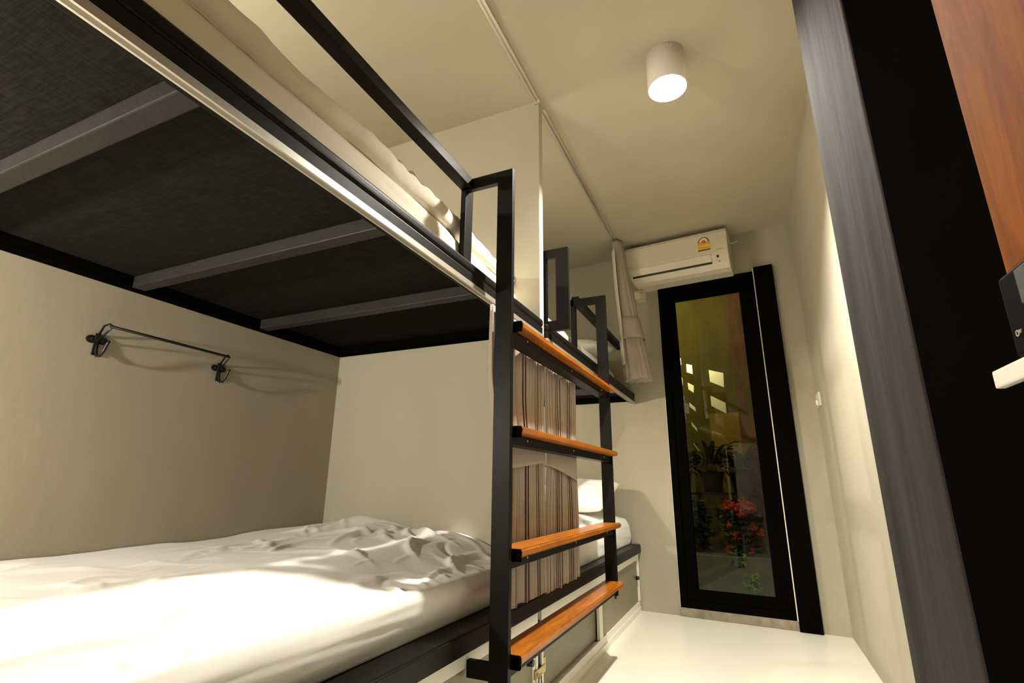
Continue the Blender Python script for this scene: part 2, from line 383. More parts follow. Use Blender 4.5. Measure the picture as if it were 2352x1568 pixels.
# ------------------------------------------------------------------ upper decks
DX = -.72      # deck outer face
def deck(y0, y1, bars, label, rail0, rail1, ynote):
    t = thing('bunk_deck', label, 'bunk bed frame', ((XL+DX)/2, (y0+y1)/2, 1.40))
    obj('base_board', box(bm_new(), XL+.002, -.745, y0+.004, y1-.004, 1.441, 1.456), M['darkpanel'], t)
    bm = box(bm_new(), -.768, DX, y0, y1, 1.397, 1.429, .003)
    obj('side_beam', bm, M['black'], t)
    bm = box(bm_new(), -.772, DX+.004, y0, y1, 1.4295, 1.462, .012, 4)
    obj('edge_tube', bm, M['black'], t)
    obj('wall_beam', box(bm_new(), XL+.001, XL+.046, y0, y1, 1.403, 1.44, .002), M['blackmatt'], t)
    for yb in bars:
        obj('cross_bar', box(bm_new(), XL+.047, -.769, yb, yb+.040, 1.402, 1.4405, .003), M['greybar'], t)
    for yb in (y0+.001, y1-.051):
        obj('end_beam', box(bm_new(), XL+.047, -.769, yb, yb+.05, 1.403, 1.4405, .002), M['blackmatt'], t)
    # guard rail
    bm = box(bm_new(), -.827, -.785, rail0, rail1, 1.802, 1.840, .002)
    obj('guard_rail', bm, M['black'], t)
    return t
dk1 = deck(-.45, YP0-.001, (-.10, .390, .885, 1.372), 'black steel upper bunk frame nearest the viewer, its dark grey underside overhead', -.45, 1.367, '')
dk2 = deck(YP1+.001, 3.775, (2.40, 2.87, 3.34), 'black steel upper bunk frame behind the partition, next to the far wall', 2.627, 3.76, '')

# curtain track under deck edge, ceiling tracks
def track_low(y0, y1):
    pr = [(-.736, 1.3965), (-.716, 1.3965), (-.716, 1.381), (-.7205, 1.381), (-.7205, 1.395), (-.7315, 1.395), (-.7315, 1.381), (-.736, 1.381)]
    return prism(bm_new(), pr, 'y', y0, y1)
tag(obj('curtain_track', track_low(-.45, YP0-.002), M['alu']), 'silver curtain track along the lower edge of the near upper bunk', 'curtain track')
tag(obj('curtain_track', track_low(YP1+.002, 3.76), M['alu']), 'silver curtain track along the lower edge of the far upper bunk', 'curtain track')
def track_top(y0, y1):
    x = -.7365
    pr = [(x-.013, H-.001), (x+.013, H-.001), (x+.013, H-.014), (x+.005, H-.014), (x+.005, H-.002), (x-.005, H-.002), (x-.005, H-.014), (x-.013, H-.014)]
    return prism(bm_new(), pr, 'y', y0, y1)
tt = tag(obj('curtain_track', track_top(-.45, YP0-.01), M['alu']), 'silver curtain track on the ceiling in front of the partition, nearer the viewer', 'curtain track')
obj('end_stop', box(bm_new(), -.752, -.721, YP0-.012, YP0-.001, H-.020, H-.001, .002), M['chrome'], tt)
tag(obj('curtain_track', track_top(YP1+.006, 3.62), M['alu']), 'silver curtain track on the ceiling beyond the partition', 'curtain track')

# ------------------------------------------------------------------ ladder
lad = thing('bunk_ladder', 'black steel bunk ladder with four varnished wooden treads', 'ladder', (-.655, 1.99, .25))
SX0, SX1 = -.6835, -.627
S0, S1 = 1.367, 2.605
obj('stile', box(bm_new(), SX0, SX1, S0, S0+.020, .0, 1.8385, .0015), M['black'], lad)
obj('stile', box(bm_new(), SX0, SX1, S1, S1+.020, .300, 1.816, .0015), M['black'], lad)
# handle loops
def loop(y, ztop, zbot, xin, closed):
    bm = bm_new()
    if closed:
        w_ = SX1-SX0
        o_ = [(xin, zbot), (SX1, zbot), (SX1, ztop), (xin, ztop)]; i_ = [(xin+.02, zbot+.045), (SX0, zbot+.045), (SX0, ztop-.042), (xin+.02, ztop-.042)]
        vs = [[bm.verts.new((p[0], yy, p[1])) for p in q] for yy in (y, y+.020) for q in (o_, i_)]
        for k in range(4):
            m_ = (k+1) % 4
            bm.faces.new((vs[0][k], vs[0][m_], vs[1][m_], vs[1][k])); bm.faces.new((vs[2][k], vs[3][k], vs[3][m_], vs[2][m_]))
            bm.faces.new((vs[0][k], vs[2][k], vs[2][m_], vs[0][m_])); bm.faces.new((vs[1][k], vs[1][m_], vs[3][m_], vs[3][k]))
        return bm
    box(bm, xin+.0005, SX0-.0005, y, y+.020, ztop-.042, ztop, .0015)
    if closed: pass
    else: box(bm, xin, xin+.020, y, y+.052, zbot, ztop, .0015)
    return bm
obj('grab_loop', loop(S0, 1.8385, 1.457, -.827, False), M['black'], lad)
obj('grab_loop', loop(S1, 1.816, 1.457, -.827, False), M['black'], lad)
obj('grab_loop', loop(1.952, 1.812, 1.432, -.748, True), M['black'], lad)
obj('floor_bracket', box(bm_new(), -.7505, SX0+.001, S0+.001, S0+.019, .300, .343, .0015), M['black'], lad)
RZ = [1.272, .9445, .603, .339]
for i, z in enumerate(RZ):
    y0, y1 = S0+.0205, S1-.001
    bm = bm_new()
    pr = [(-.688, y0+.012), (-.601, y0+.012), (-.600, S1+.018), (-.606, S1+.027), (-.618, S1+.028), (-.6262, S1+.022), (-.6262, y1), (-.688, y1)]
    prism(bm, pr, 'z', z, z+.023)
    bmesh.ops.bevel(bm, geom=[e for e in bm.edges if abs(e.verts[0].co.z-e.verts[1].co.z) < 1e-6 and (e.verts[0].co.x+e.verts[1].co.x) > -1.24], offset=.005, segments=3, affect='EDGES')
    tr_ = obj('tread', bm, M['tread'], lad, 'orange-brown varnished wooden tread')
    sup = obj('tread_support', box(bm_new(), -.683, -.632, y0, S1+.019 if i == 3 else y1, z-.030, z-.0005, .002), M['black'], lad)
    obj('end_cap', box(bm_new(), -.688, -.602, y0, y0+.0115, z-.010, z+.0235, .003), M['blackmatt'], lad)
    for k in range(3):
        y = y0+.12+k*.48
        obj('screw', cyl(bm_new(), (-.632, y, z-.012), (-.6295, y, z-.012), .0035, n=10), M['chrome'], tr_)
bm = cyl(bm_new(), (-.640, S1+.012, .285), (-.640, S1+.012, .31), .006, n=12)
obj('bolt', bm, M['darkmetal'], lad)

# ------------------------------------------------------------------ bed base: slab and cabinets
SB = 3.745
bm = bm_new()
pr = [(XL+.002, -.44), (-.735, -.44), (-.735, fwy(-.735)-.004), (XL+.002, fwy(XL)-.006)]
prism(bm, pr, 'z', .362, .4165)
bmesh.ops.bevel(bm, geom=[e for e in bm.edges if e.verts[0].co.x > -.74 and e.verts[1].co.x > -.74 and abs(e.verts[0].co.z-e.verts[1].co.z) < 1e-6], offset=.006, segments=3, affect='EDGES')
slab = tag(obj('bed_platform', bm, M['slab']), 'long black board platform under both lower mattresses, on the storage cabinets', 'bed base')
CX = -.752
def cabinet(y0, y1, doors, label):
    t = thing('storage_cabinet', label, 'cabinet', ((XL+CX)/2, (y0+y1)/2, 0))
    obj('carcass', box(bm_new(), XL+.003, CX-.042, y0+.012, y1-.012, .004, .325), M['laminate'], t)
    obj('plinth', box(bm_new(), CX-.060, CX-.014, y0, y1, 0.0, .058), M['white_metal'], t)
    bm = bm_new()
    box(bm, CX-.014, CX-.004, y0, y1, .0, .066, .001); box(bm, CX-.004, CX, y0, y1, .0, .030, .001)
    obj('bottom_rail', bm, M['white_metal'], t, 'white bottom sliding rail')
    obj('top_rail', box(bm_new(), CX-.045, CX, y0, y1, .322, .3605, .001), M['white_metal'], t)
    for ys in (y0, y1-.018): obj('end_post', box(bm_new(), CX-.045, CX, ys, ys+.018, .067, .3215, .001), M['white_metal'], t)
    for a, b, fr in doors:
        x1 = CX-.003 if fr else CX-.022
        d = obj('sliding_door', box(bm_new(), x1-.012, x1-.004, a+.004, b-.004, .069, .318, 0), M['laminate'], t, 'grey-green laminate sliding door')
        wl = .062 if fr else .024
        for ea, eb in ((a, a+wl), (b-.024, b)):
            obj('door_edge', box(bm_new(), x1-.015, x1, ea, eb, .068, .3205, .001), M['white_metal'], d, 'white aluminium door edging')
        if fr:
            bm = cyl(bm_new(), (x1-.004, b-.055, .214), (x1+.016, b-.055, .214), .013, .011, 18)
            obj('lock', bm, M['darkmetal'], d, 'dark round cam lock')
    return t
cb1 = cabinet(-.42, 1.897, ((-.40, .74, False), (.70, 1.878, True)), 'low white-framed storage cabinet with grey sliding doors under the near bed')
cb2 = cabinet(1.934, 3.762, ((1.953, 2.80, False), (2.735, 3.742, True)), 'low white-framed storage cabinet with grey sliding doors under the far bed')
obj('filler_strip', box(bm_new(), CX-.04, CX-.006, 1.8975, 1.9335, .0, .322), M['ink'], cb2)
# hasp with padlock at the joint of the cabinets
hs = thing('hasp_lock', 'small steel hasp with padlock where the two cabinets meet, below the lowest ladder tread', 'padlock', (CX, 1.92, .17))
obj('hasp_plate', box(bm_new(), CX-.003, CX+.004, 1.862, 1.96, .150, .176, .001), M['brass'], hs)
obj('hasp_plate', box(bm_new(), CX-.016, CX-.004, 1.955, 1.985, .145, .192, .001), M['plastic2'], hs)
obj('padlock_body', box(bm_new(), CX+.004, CX+.020, 1.875, 1.912, .085, .125, .004, 3), M['chrome'], hs)
obj('shackle', tube(bm_new(), [(CX+.012, 1.882, .12)]+[(CX+.012, 1.8935-.0115*cos(a), .150+.012*sin(a)) for a in [k*pi/8 for k in range(9)]]+[(CX+.012, 1.905, .12)], .003), M['chrome'], hs)

# ------------------------------------------------------------------ bedding
def smooth(t): t = max(0, min(1, t)); return t*t*(3-2*t)
def nz(x, y, z=0, s=1): return noise.noise(Vector((x*s, y*s, z)))
def ridged(x, y, z=0): return 1-abs(noise.noise(Vector((x, y, z))))*2
def mattress(name, x0, x1, y0f, y1f, z0, ztop, wr, seed, NX=110, NY=170, shape=None, sag=None, r=.035, tuck=0):
    """rounded sheet-covered mattress as a closed grid; ztop(x,y) is the surface height"""
    bm = bm_new()
    y0, y1 = y0f(x0), y1f(x0)
    top = []
    # cross-section parameter along x incl. side faces
    us = []
    nside = 14
    for k in range(nside): us.append(('R', k/nside))          # +x side from bottom to the rounding
    for k in range(NX+1): us.append(('T', k/NX))
    rows = []
    for j in range(NY+1):
        v = j/NY; row = []
        for kind, u in us:
            ya = y0f(x1); yb = y1f(x1)
            if kind == 'R':
                x = x1; y = ya+(yb-ya)*v
                zt = ztop(x1-.001, y)-r
                z = z0+(zt-z0)*u
                bulge = -tuck*(1-u)+.006*sin(pi*u)+.006*nz(y*3, u*2, seed+5)*min(1, 4*u)+.004*ridged(y*2+u*3, u*1.2, seed+9)*u
                x += bulge
                if shape: x += shape(y, u)
            else:
                x = x1-(x1-x0)*u
                ya = y0f(x); yb = y1f(x); y = ya+(yb-ya)*v
                d = x1-x
                z = ztop(x, y)
                if d < r: z -= r-sqrt(max(0, r*r-(r-d)**2))
            # end rounding
            de = min(y-ya, yb-y)
            if de < r: z = max(z0+.0, z-(r-sqrt(max(0, r*r-(r-de)**2)))*(1 if kind == 'T' else u))
            row.append(bm.verts.new((x, y, z)))
        rows.append(row)
    for j in range(NY):
        for i in range(len(us)-1):
            f = bm.faces.new((rows[j][i], rows[j][i+1], rows[j+1][i+1], rows[j+1][i])); f.smooth = True
    # close: ends, wall side and bottom
    def low(v): return bm.verts.new((v.co.x, v.co.y, z0))
    for row in (rows[0], rows[-1]):
        lw = [low(v) for v in row]
        for i in range(len(row)-1):
            try: bm.faces.new((row[i], row[i+1], lw[i+1], lw[i]))
            except ValueError: pass
    lw = [low(r[-1]) for r in rows]; lf = [low(r[0]) for r in rows]
    for j in range(NY):
        bm.faces.new((rows[j][-1], rows[j+1][-1], lw[j+1], lw[j]))
        bm.faces.new((lf[j], lf[j+1], lw[j+1], lw[j]))
    bmesh.ops.remove_doubles(bm, verts=bm.verts[:], dist=1e-5)
    return bm

def fold(x, y, cx, cy, ang, L, W, h):
    dx, dy = x-cx, y-cy
    a = dx*cos(ang)+dy*sin(ang); b = -dx*sin(ang)+dy*cos(ang)
    if abs(a) > L: return 0
    b += .15*a*a/L*3
    return h*exp(-(b/W)**2)*(cos(a/L*pi/2))**1.2
F1 = []
rr = random.Random(11)
for k in range(42):
    F1.append((rr.uniform(-1.65, -.84), rr.uniform(1.15, 1.85), rr.uniform(-.5, 1.9)+(pi/2 if rr.random() < .3 else 0), rr.uniform(.06, .22), rr.uniform(.008, .02), rr.uniform(.004, .014)*(1 if rr.random() < .75 else -.6)))
for k in range(26):
    F1.append((rr.uniform(-1.75, -.82), rr.uniform(.3, 1.2), rr.uniform(.8, 2.2), rr.uniform(.08, .3), rr.uniform(.008, .02), rr.uniform(.002, .007)))
for k in range(46):
    F1.append((rr.uniform(-1.70, -.83), rr.uniform(.55, 1.85), rr.uniform(.2, 1.5), rr.uniform(.04, .13), rr.uniform(.0045, .008), rr.uniform(.0022, .0055)))
for k in range(26):
    F1.append((rr.uniform(-.86, -.80), .45+k*.054+rr.uniform(-.02, .02), rr.uniform(-.5, .6), rr.uniform(.03, .07), rr.uniform(.006, .012), rr.uniform(.004, .011)))
F1 += [(-1.45, 1.72, .95, .20, .022, .036), (-1.30, 1.66, 1.25, .16, .020, -.020), (-1.38, 1.60, .6, .14, .016, .018), (-.90, 1.52, 1.9, .10, .012, .016),
       (-1.05, 1.50, 2.0, .13, .014, .018), (-.98, 1.60, 2.3, .12, .012, -.012), (-1.12, 1.70, .3, .16, .014, .014)]
def z1(x, y):
    d = -.79-x
    z = .536+.062*smooth(d/.30)
    z += .022*smooth((y-1.30)/.5)*smooth(d/.3)*exp(-((x+1.5)/.35)**2)*1.3
    z += .010*smooth((y-1.3)/.3)*smooth(d/.2)
    z -= .012*smooth((x+1.45)/.2)*smooth((y-1.45)/.2)*0
    e = smooth(d/.06)*.9+.1
    z += e*(.006*nz(x*4, y*4, 3)+.004*nz(x*9, y*9, 8))
    for f in F1: z += e*fold(x, y, *f)
    return z
m1 = thing('mattress', 'mattress with a rumpled white sheet on the lower bunk nearest the viewer', 'mattress', (-1.29, .75, .417))
bm = mattress('a', XL+.004, -.79, lambda x: -.35, lambda x: YP0-.005, .4175, z1, 1, 1, NX=190, NY=330, r=.020, tuck=.030)
obj('bed_sheet', bm, M['sheet'], m1)
F2 = []
for k in range(16): F2.append((rr.uniform(-1.6, -.85), rr.uniform(2.1, 3.6), rr.uniform(0, 3.1), rr.uniform(.08, .25), rr.uniform(.01, .02), rr.uniform(.003, .009)))
def z2(x, y):
    d = -.795-x
    z = .585+.04*smooth(d/.25)+.004*nz(x*5, y*5, 2)
    for f in F2: z += smooth(d/.06)*fold(x, y, *f)
    return z
m2 = thing('mattress', 'mattress with a white sheet on the lower bunk behind the ladder, by the far wall', 'mattress', (-1.29, 2.8, .417))
bm = mattress('b', XL+.004, -.800, lambda x: YP1+.005, lambda x: fwy(x)-.035, .4175, z2, 2, 2, NX=60, NY=120)
obj('bed_sheet', bm, M['sheet'], m2)

F3 = []
for k in range(30): F3.append((rr.uniform(-1.1, -.86), rr.uniform(0, 1.85), rr.uniform(-.9, .9), rr.uniform(.04, .12), rr.uniform(.006, .014), rr.uniform(.003, .010)))
def z3(x, y):
    d = -.835-x
    z = 1.655 - .035*smooth((y-1.0)/.9)+.004*nz(x*6, y*6, 12)
    return z
m3 = thing('mattress', 'mattress in sheets tinted with painted warm light on the upper bunk nearest the viewer', 'mattress', (-1.3, .75, 1.456))
bm = mattress('c', XL+.004, -.838, lambda x: -.35, lambda x: YP0-.005, 1.4565, z3, 3, 3, NX=40, NY=220)
obj('fitted_sheet', bm, M['sheet_warm_lit'], m3)
# duvet lying on the near upper mattress: rolled edge
def duvet(x1, ya, yb, zb, h, seed, NX=70, NY=260):
    bm = bm_new(); rows = []
    prof = []
    for k in range(NX+1):
        t = k/NX
        prof.append(t)
    for j in range(NY+1):
        y = ya+(yb-ya)*j/NY; row = []
        hh = h*(1+.10*nz(y*2.2, seed))-.022*smooth((y-.9)/1.0)
        jag = .010*ridged(y*4.5, seed*.7)+(.010*ridged(y*14, 3.1+seed)+.005*ridged(y*31, 1.1))*smooth((y-.7)/.4)
        for t in prof:
            if t < .3:
                a = (t/.3)*pi/2
                x = x1-.030+.034*cos(a*1.0-pi/4)*1.0
                x = x1-.02+.022*cos(-pi/2+a*2) if a < pi/2 else x1
                z = zb(y)+hh*(.5-.5*cos(t/.3*pi))*.95+jag*(t/.3)
                x += .010*nz(y*5, t*4, seed+2)+.006*ridged(y*9, t*3, seed)
            else:
                u = (t-.3)/.7; x = x1-.02-u*(x1-.02-XL-.01)
                z = zb(y)+hh*.95+jag*(1-u*.5)+.012*smooth(u*6)+.010*nz(x*5, y*5, seed)+.004*ridged(x*7, y*7, seed)
            row.append(bm.verts.new((x, y, z)))
        rows.append(row)
    for j in range(NY):
        for i in range(NX):
            f = bm.faces.new((rows[j][i], rows[j][i+1], rows[j+1][i+1], rows[j+1][i])); f.smooth = True
    bot = [[bm.verts.new((r[i].co.x, r[i].co.y, zb(r[i].co.y)-.001)) for i in (0, NX)] for r in rows]
    for j in range(NY):
        bm.faces.new((bot[j][0], bot[j+1][0], bot[j+1][1], bot[j][1]))
        bm.faces.new((rows[j][0], rows[j+1][0], bot[j+1][0], bot[j][0]))
        bm.faces.new((rows[j][-1], rows[j+1][-1], bot[j+1][1], bot[j][1]))
    for j in (0, NY):
        bm.faces.new([bot[j][0]]+rows[j]+[bot[j][1]])
    return bm
obj('duvet', duvet(-.850, -.34, YP0-.01, lambda y: 1.655-.035*smooth((y-1.0)/.9)+.004, .070, 4), M['sheet_warm_lit']).name = 'duvet'
tag(bpy.data.objects['duvet'], 'rumpled duvet tinted with painted warm light along the edge of the upper bunk nearest the viewer', 'duvet')

m4 = thing('mattress', 'mattress with a pale sheet on the upper bunk by the far wall', 'mattress', (-1.3, 2.8, 1.456))
bm = mattress('d', XL+.004, -.855, lambda x: YP1+.005, lambda x: fwy(x)-.06, 1.4565, lambda x, y: 1.645+.004*nz(x*6, y*6, 5), 3, 6, NX=40, NY=90)
obj('fitted_sheet', bm, M['sheet'], m4)

def pillow(cx, cy, cz, lx, ly, h, rot, label, seed):
    bm = bm_new(); n = 36
    top = {}; bot = {}
    def prof(u, v):
        a = max(0, 1-abs(u)**2.6); b = max(0, 1-abs(v)**2.6)
        return (a*b)**.42
    for i in range(n+1):
        for j in range(n+1):
            u, v = -1+2*i/n, -1+2*j/n
            k = 1-.10*(1-abs(u))*abs(v)**3; q = 1-.10*(1-abs(v))*abs(u)**3
            x, y = u*lx/2*k**0 * (1-.07*(1-v*v)*0), v*ly/2
            x *= 1-.06*(1-abs(v))*abs(u); y *= 1-.06*(1-abs(u))*abs(v)
            hz = prof(u, v)*h/2*(1+.18*nz(u*1.6, v*1.6, seed))+.006*ridged(u*3, v*3, seed)*prof(u, v)
            top[i, j] = bm.verts.new((x, y, hz)); bot[i, j] = bm.verts.new((x, y, -prof(u, v)*h/2*.85)) if 0 < i < n and 0 < j < n else top[i, j]
    for i in range(n):
        for j in range(n):
            f = bm.faces.new((top[i, j], top[i+1, j], top[i+1, j+1], top[i, j+1])); f.smooth = True
            q = [bot[i, j], bot[i, j+1], bot[i+1, j+1], bot[i+1, j]]
            try: f = bm.faces.new(q); f.smooth = True
            except ValueError: pass
    o = tag(obj('pillow', bm, M['pillow']), label, 'pillow')
    o.location = (cx, cy, cz); o.rotation_euler = rot
    return o
pillow(-1.10, 3.43, .735, .54, .38, .15, (radians(24), 0, radians(-6)), 'white pillow at the far wall on the lower bunk', 2)
pillow(-1.09, 3.38, 1.722, .56, .40, .13, (radians(9), 0, radians(-6)), 'pale pillow at the far wall on the upper bunk', 5)

# ------------------------------------------------------------------ curtains
def curtain_panel(yc, w, zt, zb, xc, amp, nple, seed, wfun, xfun, nz_=60, per=16, thick=.0018, drift=None, broad=False):
    """wfun(z): width factor; xfun(z): x offset; pleats run along y"""
    rr = random.Random(seed)
    N = nple*per
    ph = []; 
    # irregular pleats
    cuts = [0]
    for k in range(nple): cuts.append(cuts[-1]+rr.uniform(.6, 1.3)*(2.4 if k < 4 and broad else 1))
    tot = cuts[-1]
    am = [rr.uniform(.55, 1.0) for _ in range(nple)]
    bm = bm_new(); rows = []
    for j in range(nz_+1):
        t = j/nz_; z = zt+(zb-zt)*t; row = []
        for i in range(N+1):
            k = min(nple-1, i//per); u = (i-k*per)/per
            s = (cuts[k]+(cuts[k+1]-cuts[k])*u)/tot
            y = yc+w*wfun(t)*(s-.5)+(drift(t) if drift else 0)
            a = min(amp, .27*w*(cuts[k+1]-cuts[k])/tot)*am[k]*(.75+.25*sin(t*3+k))
            x = xc+xfun(t)+a*cos(2*pi*u)*1.0
            y += .006*sin(2*pi*u*2+k)+.004*nz(z*3, k*1.7, seed)
            zz = z
            if j == nz_: zz += .008*nz(s*9, seed)
            row.append(bm.verts.new((x, y, zz)))
        rows.append(row)
    for j in range(nz_):
        for i in range(N):
            f = bm.faces.new((rows[j][i], rows[j][i+1], rows[j+1][i+1], rows[j+1][i])); f.smooth = True
    return bm
def solid(o, t=.002):
    m = o.modifiers.new('Solidify', 'SOLIDIFY'); m.thickness = t; m.offset = 0
    return o
def band(yc, w, z0, z1, xc, dx, tilt, bulge=.0):
    """fabric tie-back loop round a bunch, flattened ellipse; z0 bottom, z1 top; tilt: rise along +y"""
    bm = bm_new(); n = 48; rows = []
    for r in range(7):
        v = r/6; row = []
        for i in range(n):
            a = 2*pi*i/n
            ex = 2.6
            ca, sa = cos(a), sin(a)
            x = xc+dx*abs(ca)**(2/ex)*(1 if ca > 0 else -1); y = yc+w/2*abs(sa)**(2/ex)*(1 if sa > 0 else -1)
            z = z0+(z1-z0)*v+tilt*(y-yc)*(1-.5*v)+bulge*ca
            x += .002*nz(y*22, v*2, 3)
            row.append(bm.verts.new((x, y, z)))
        rows.append(row)
    for r in range(6):
        for i in range(n):
            f = bm.faces.new((rows[r][i], rows[r][(i+1) % n], rows[r+1][(i+1) % n], rows[r+1][i])); f.smooth = True
    return bm
tie = .44
def wfA(t): return 1.0-.13*smooth((t-.22)/.25)+.08*smooth((t-.55)/.45)
def wf(t):  # gather at the tie-back
    return 1.0-.10*exp(-((t-.47)/.13)**2)+.03*t
cu = thing('curtain', 'taupe linen curtain tied back behind the ladder, nearer the viewer', 'curtain', (-.708, 1.64, 1.36))
o = solid(obj('cloth', curtain_panel(1.615, .47, 1.362, .432, -.7095, .0165, 14, 5, wfA, lambda t: 0, drift=lambda t: .030*smooth((t-.25)/.25), broad=True), M['curtain'], cu))
solid(obj('tie_back', band(1.645, .425, .862, .938, -.7095, .0205, .10), M['curtain'], cu, 'folded fabric tie-back'))
obj('heading_tape', box(bm_new(), -.713, -.706, 1.39, 1.85, 1.345, 1.3655, .001), M['lining'], cu, 'white heading tape')
cu = thing('curtain', 'taupe linen curtain tied back behind the ladder, further from the viewer', 'curtain', (-.708, 2.07, 1.36))
solid(obj('cloth', curtain_panel(2.070, .385, 1.362, .425, -.7095, .0165, 15, 8, wf, lambda t: 0), M['curtain'], cu))
solid(obj('tie_back', band(2.066, .366, .842, .935, -.7095, .0205, -.16), M['curtain'], cu, 'folded fabric tie-back'))
obj('heading_tape', box(bm_new(), -.713, -.706, 1.94, 2.24, 1.345, 1.3655, .001), M['lining'], cu, 'white heading tape')

# upper far curtain: a bunch hanging from the ceiling track, pushed out by the guard rail
def bunch(zt, zb, cfun, wx, wy, seed, n=120, nz_=70):
    bm = bm_new(); rows = []
    rr = random.Random(seed); npl = 13
    for j in range(nz_+1):
        t = j/nz_; z = zt+(zb-zt)*t; row = []
        cx, cy = cfun(t); ax, ay = wx(t), wy(t)
        for i in range(n):
            a = 2*pi*i/n
            pl = 1+(.025+.035*t)*sin(npl*a+2*nz(t*2, a, seed))+.03*nz(a*2, t*5, seed)
            ca, sa = cos(a), sin(a)
            x = cx+ax*pl*abs(ca)**.8*(1 if ca > 0 else -1); y = cy+ay*pl*abs(sa)**.8*(1 if sa > 0 else -1)
            row.append(bm.verts.new((x, y, z+.012*t*sin(npl*a)*.4)))
        rows.append(row)
    for j in range(nz_):
        for i in range(n):
            f = bm.faces.new((rows[j][i], rows[j][(i+1) % n], rows[j+1][(i+1) % n], rows[j+1][i])); f.smooth = True
    for row in (rows[0], rows[-1]):
        cv = bm.verts.new(sum((v.co for v in row), Vector())/len(row)+Vector((0, 0, .02 if row is rows[-1] else 0)))
        for i in range(n): bm.faces.new((row[i], row[(i+1) % n], cv))
    return bm
cu = thing('curtain', 'taupe linen curtain bunched from the ceiling track beside the air conditioner', 'curtain', (-.72, 3.56, 2.55))
cf = lambda t: (-.724+.098*t**1.1, 3.475)
wxf = lambda t: .036+.058*t-.004*exp(-((t-.60)/.10)**2)
wyf = lambda t: .060+.020*t
obj('cloth', bunch(2.548, 1.497, cf, wxf, wyf, 3), M['curtain'], cu)
bm = bm_new(); rows = []
for j in range(41):
    t = j/40; z = 2.47+(1.60-2.47)*t; cx, cy = cf((2.548-z)/1.033); ax = wxf((2.548-z)/1.033)
    rows.append([bm.verts.new((cx-ax-.006+.004*sin(k*2.1)+(.035)*(k/6), cy-wyf(t)*.2-.070*(1 if k else 1)*(k/6)-.012, z)) for k in range(7)])
for j in range(40):
    for k in range(6):
        f = bm.faces.new((rows[j][k], rows[j][k+1], rows[j+1][k+1], rows[j+1][k])); f.smooth = True
solid(obj('lining', bm, M['lining'], cu, 'white curtain lining'), .002)
bm = bm_new(); rows = []
for j in range(6):
    z = 1.94-.155*j/5; t = (2.548-z)/1.033; cx, cy = cf(t); ax, ay = wxf(t)*1.05+.003, wyf(t)*1.05+.003
    rows.append([bm.verts.new((cx+ax*abs(cos(a))**.8*(1 if cos(a) > 0 else -1), cy+ay*abs(sin(a))**.8*(1 if sin(a) > 0 else -1), z)) for a in [2*pi*i/60 for i in range(60)]])
for j in range(5):
    for i in range(60):
        f = bm.faces.new((rows[j][i], rows[j][(i+1) % 60], rows[j+1][(i+1) % 60], rows[j+1][i])); f.smooth = True
solid(obj('tie_back', bm, M['curtain'], cu, 'folded fabric tie-back'))

# ------------------------------------------------------------------ wall hook rail
hk = thing('hook_rail', 'black wrought-iron hanging rail with two hook brackets on the left wall', 'wall rail', (XL, 1.03, 1.21))
yA, yB = .845, 1.257
XB = XL+.085
obj('rod', cyl(bm_new(), (XB, yA-.012, 1.250), (XB, yB-.024, 1.247), .0046, n=12), M['darkmetal'], hk)
for y, dy, zoff in ((yA, -.006, 0), (yB, -.022, -.004)):
    bm = bm_new()
    # two-lobed plate against the wall
    for s in (-1, 1):
        n = 20; A = []; 
        r_o, r_i = .0145, .0045
        cc = (y+s*.015, 1.219+zoff)
        for (xx) in (XL+.001, XL+.006):
            A.append([bm.verts.new((xx, cc[0]+r_o*cos(2*pi*i/n), cc[1]+.85*r_o*sin(2*pi*i/n))) for i in range(n)])
            A.append([bm.verts.new((xx, cc[0]+r_i*cos(2*pi*i/n), cc[1]+r_i*sin(2*pi*i/n))) for i in range(n)])
        for i in range(n):
            k = (i+1) % n
            bm.faces.new((A[2][i], A[2][k], A[3][k], A[3][i])); bm.faces.new((A[0][i], A[1][i], A[1][k], A[0][k]))
            bm.faces.new((A[0][i], A[0][k], A[2][k], A[2][i])); bm.faces.new((A[1][i], A[3][i], A[3][k], A[1][k]))
    box(bm, XL+.001, XL+.008, y-.007, y+.007, 1.170+zoff, 1.240+zoff, .002)
    br = obj('bracket', bm, M['darkmetal'], hk)
    bm = bm_new()
    tube(bm, [(XL+.008, y, 1.236+zoff), (XL+.035, y-.004, 1.260+zoff), (XB-.02, y+dy*.7, 1.262+zoff), (XB, y+dy, 1.250+zoff*.8)], .0032)
    tube(bm, [(XL+.008, y, 1.215+zoff), (XL+.045, y+dy*.4, 1.232+zoff), (XB, y+dy, 1.248+zoff*.8)], .0028)
    obj('support_arm', bm, M['darkmetal'], br)
    bm = bm_new()
    tube(bm, [(XL+.008, y, 1.225+zoff), (XL+.012, y, 1.185+zoff), (XL+.020, y+.001, 1.166+zoff), (XL+.032, y+.003, 1.166+zoff), (XL+.042, y+.006, 1.182+zoff), (XL+.050, y+.008, 1.205+zoff), (XL+.055, y+.009, 1.212+zoff)], .0045)
    obj('hook', bm, M['darkmetal'], br)

# ------------------------------------------------------------------ patio behind the glass
struct('floor_patio', box(bm_new(), -2.2, 1.6, 3.99, 6.2, -.14, -.02), M['patio_floor'])
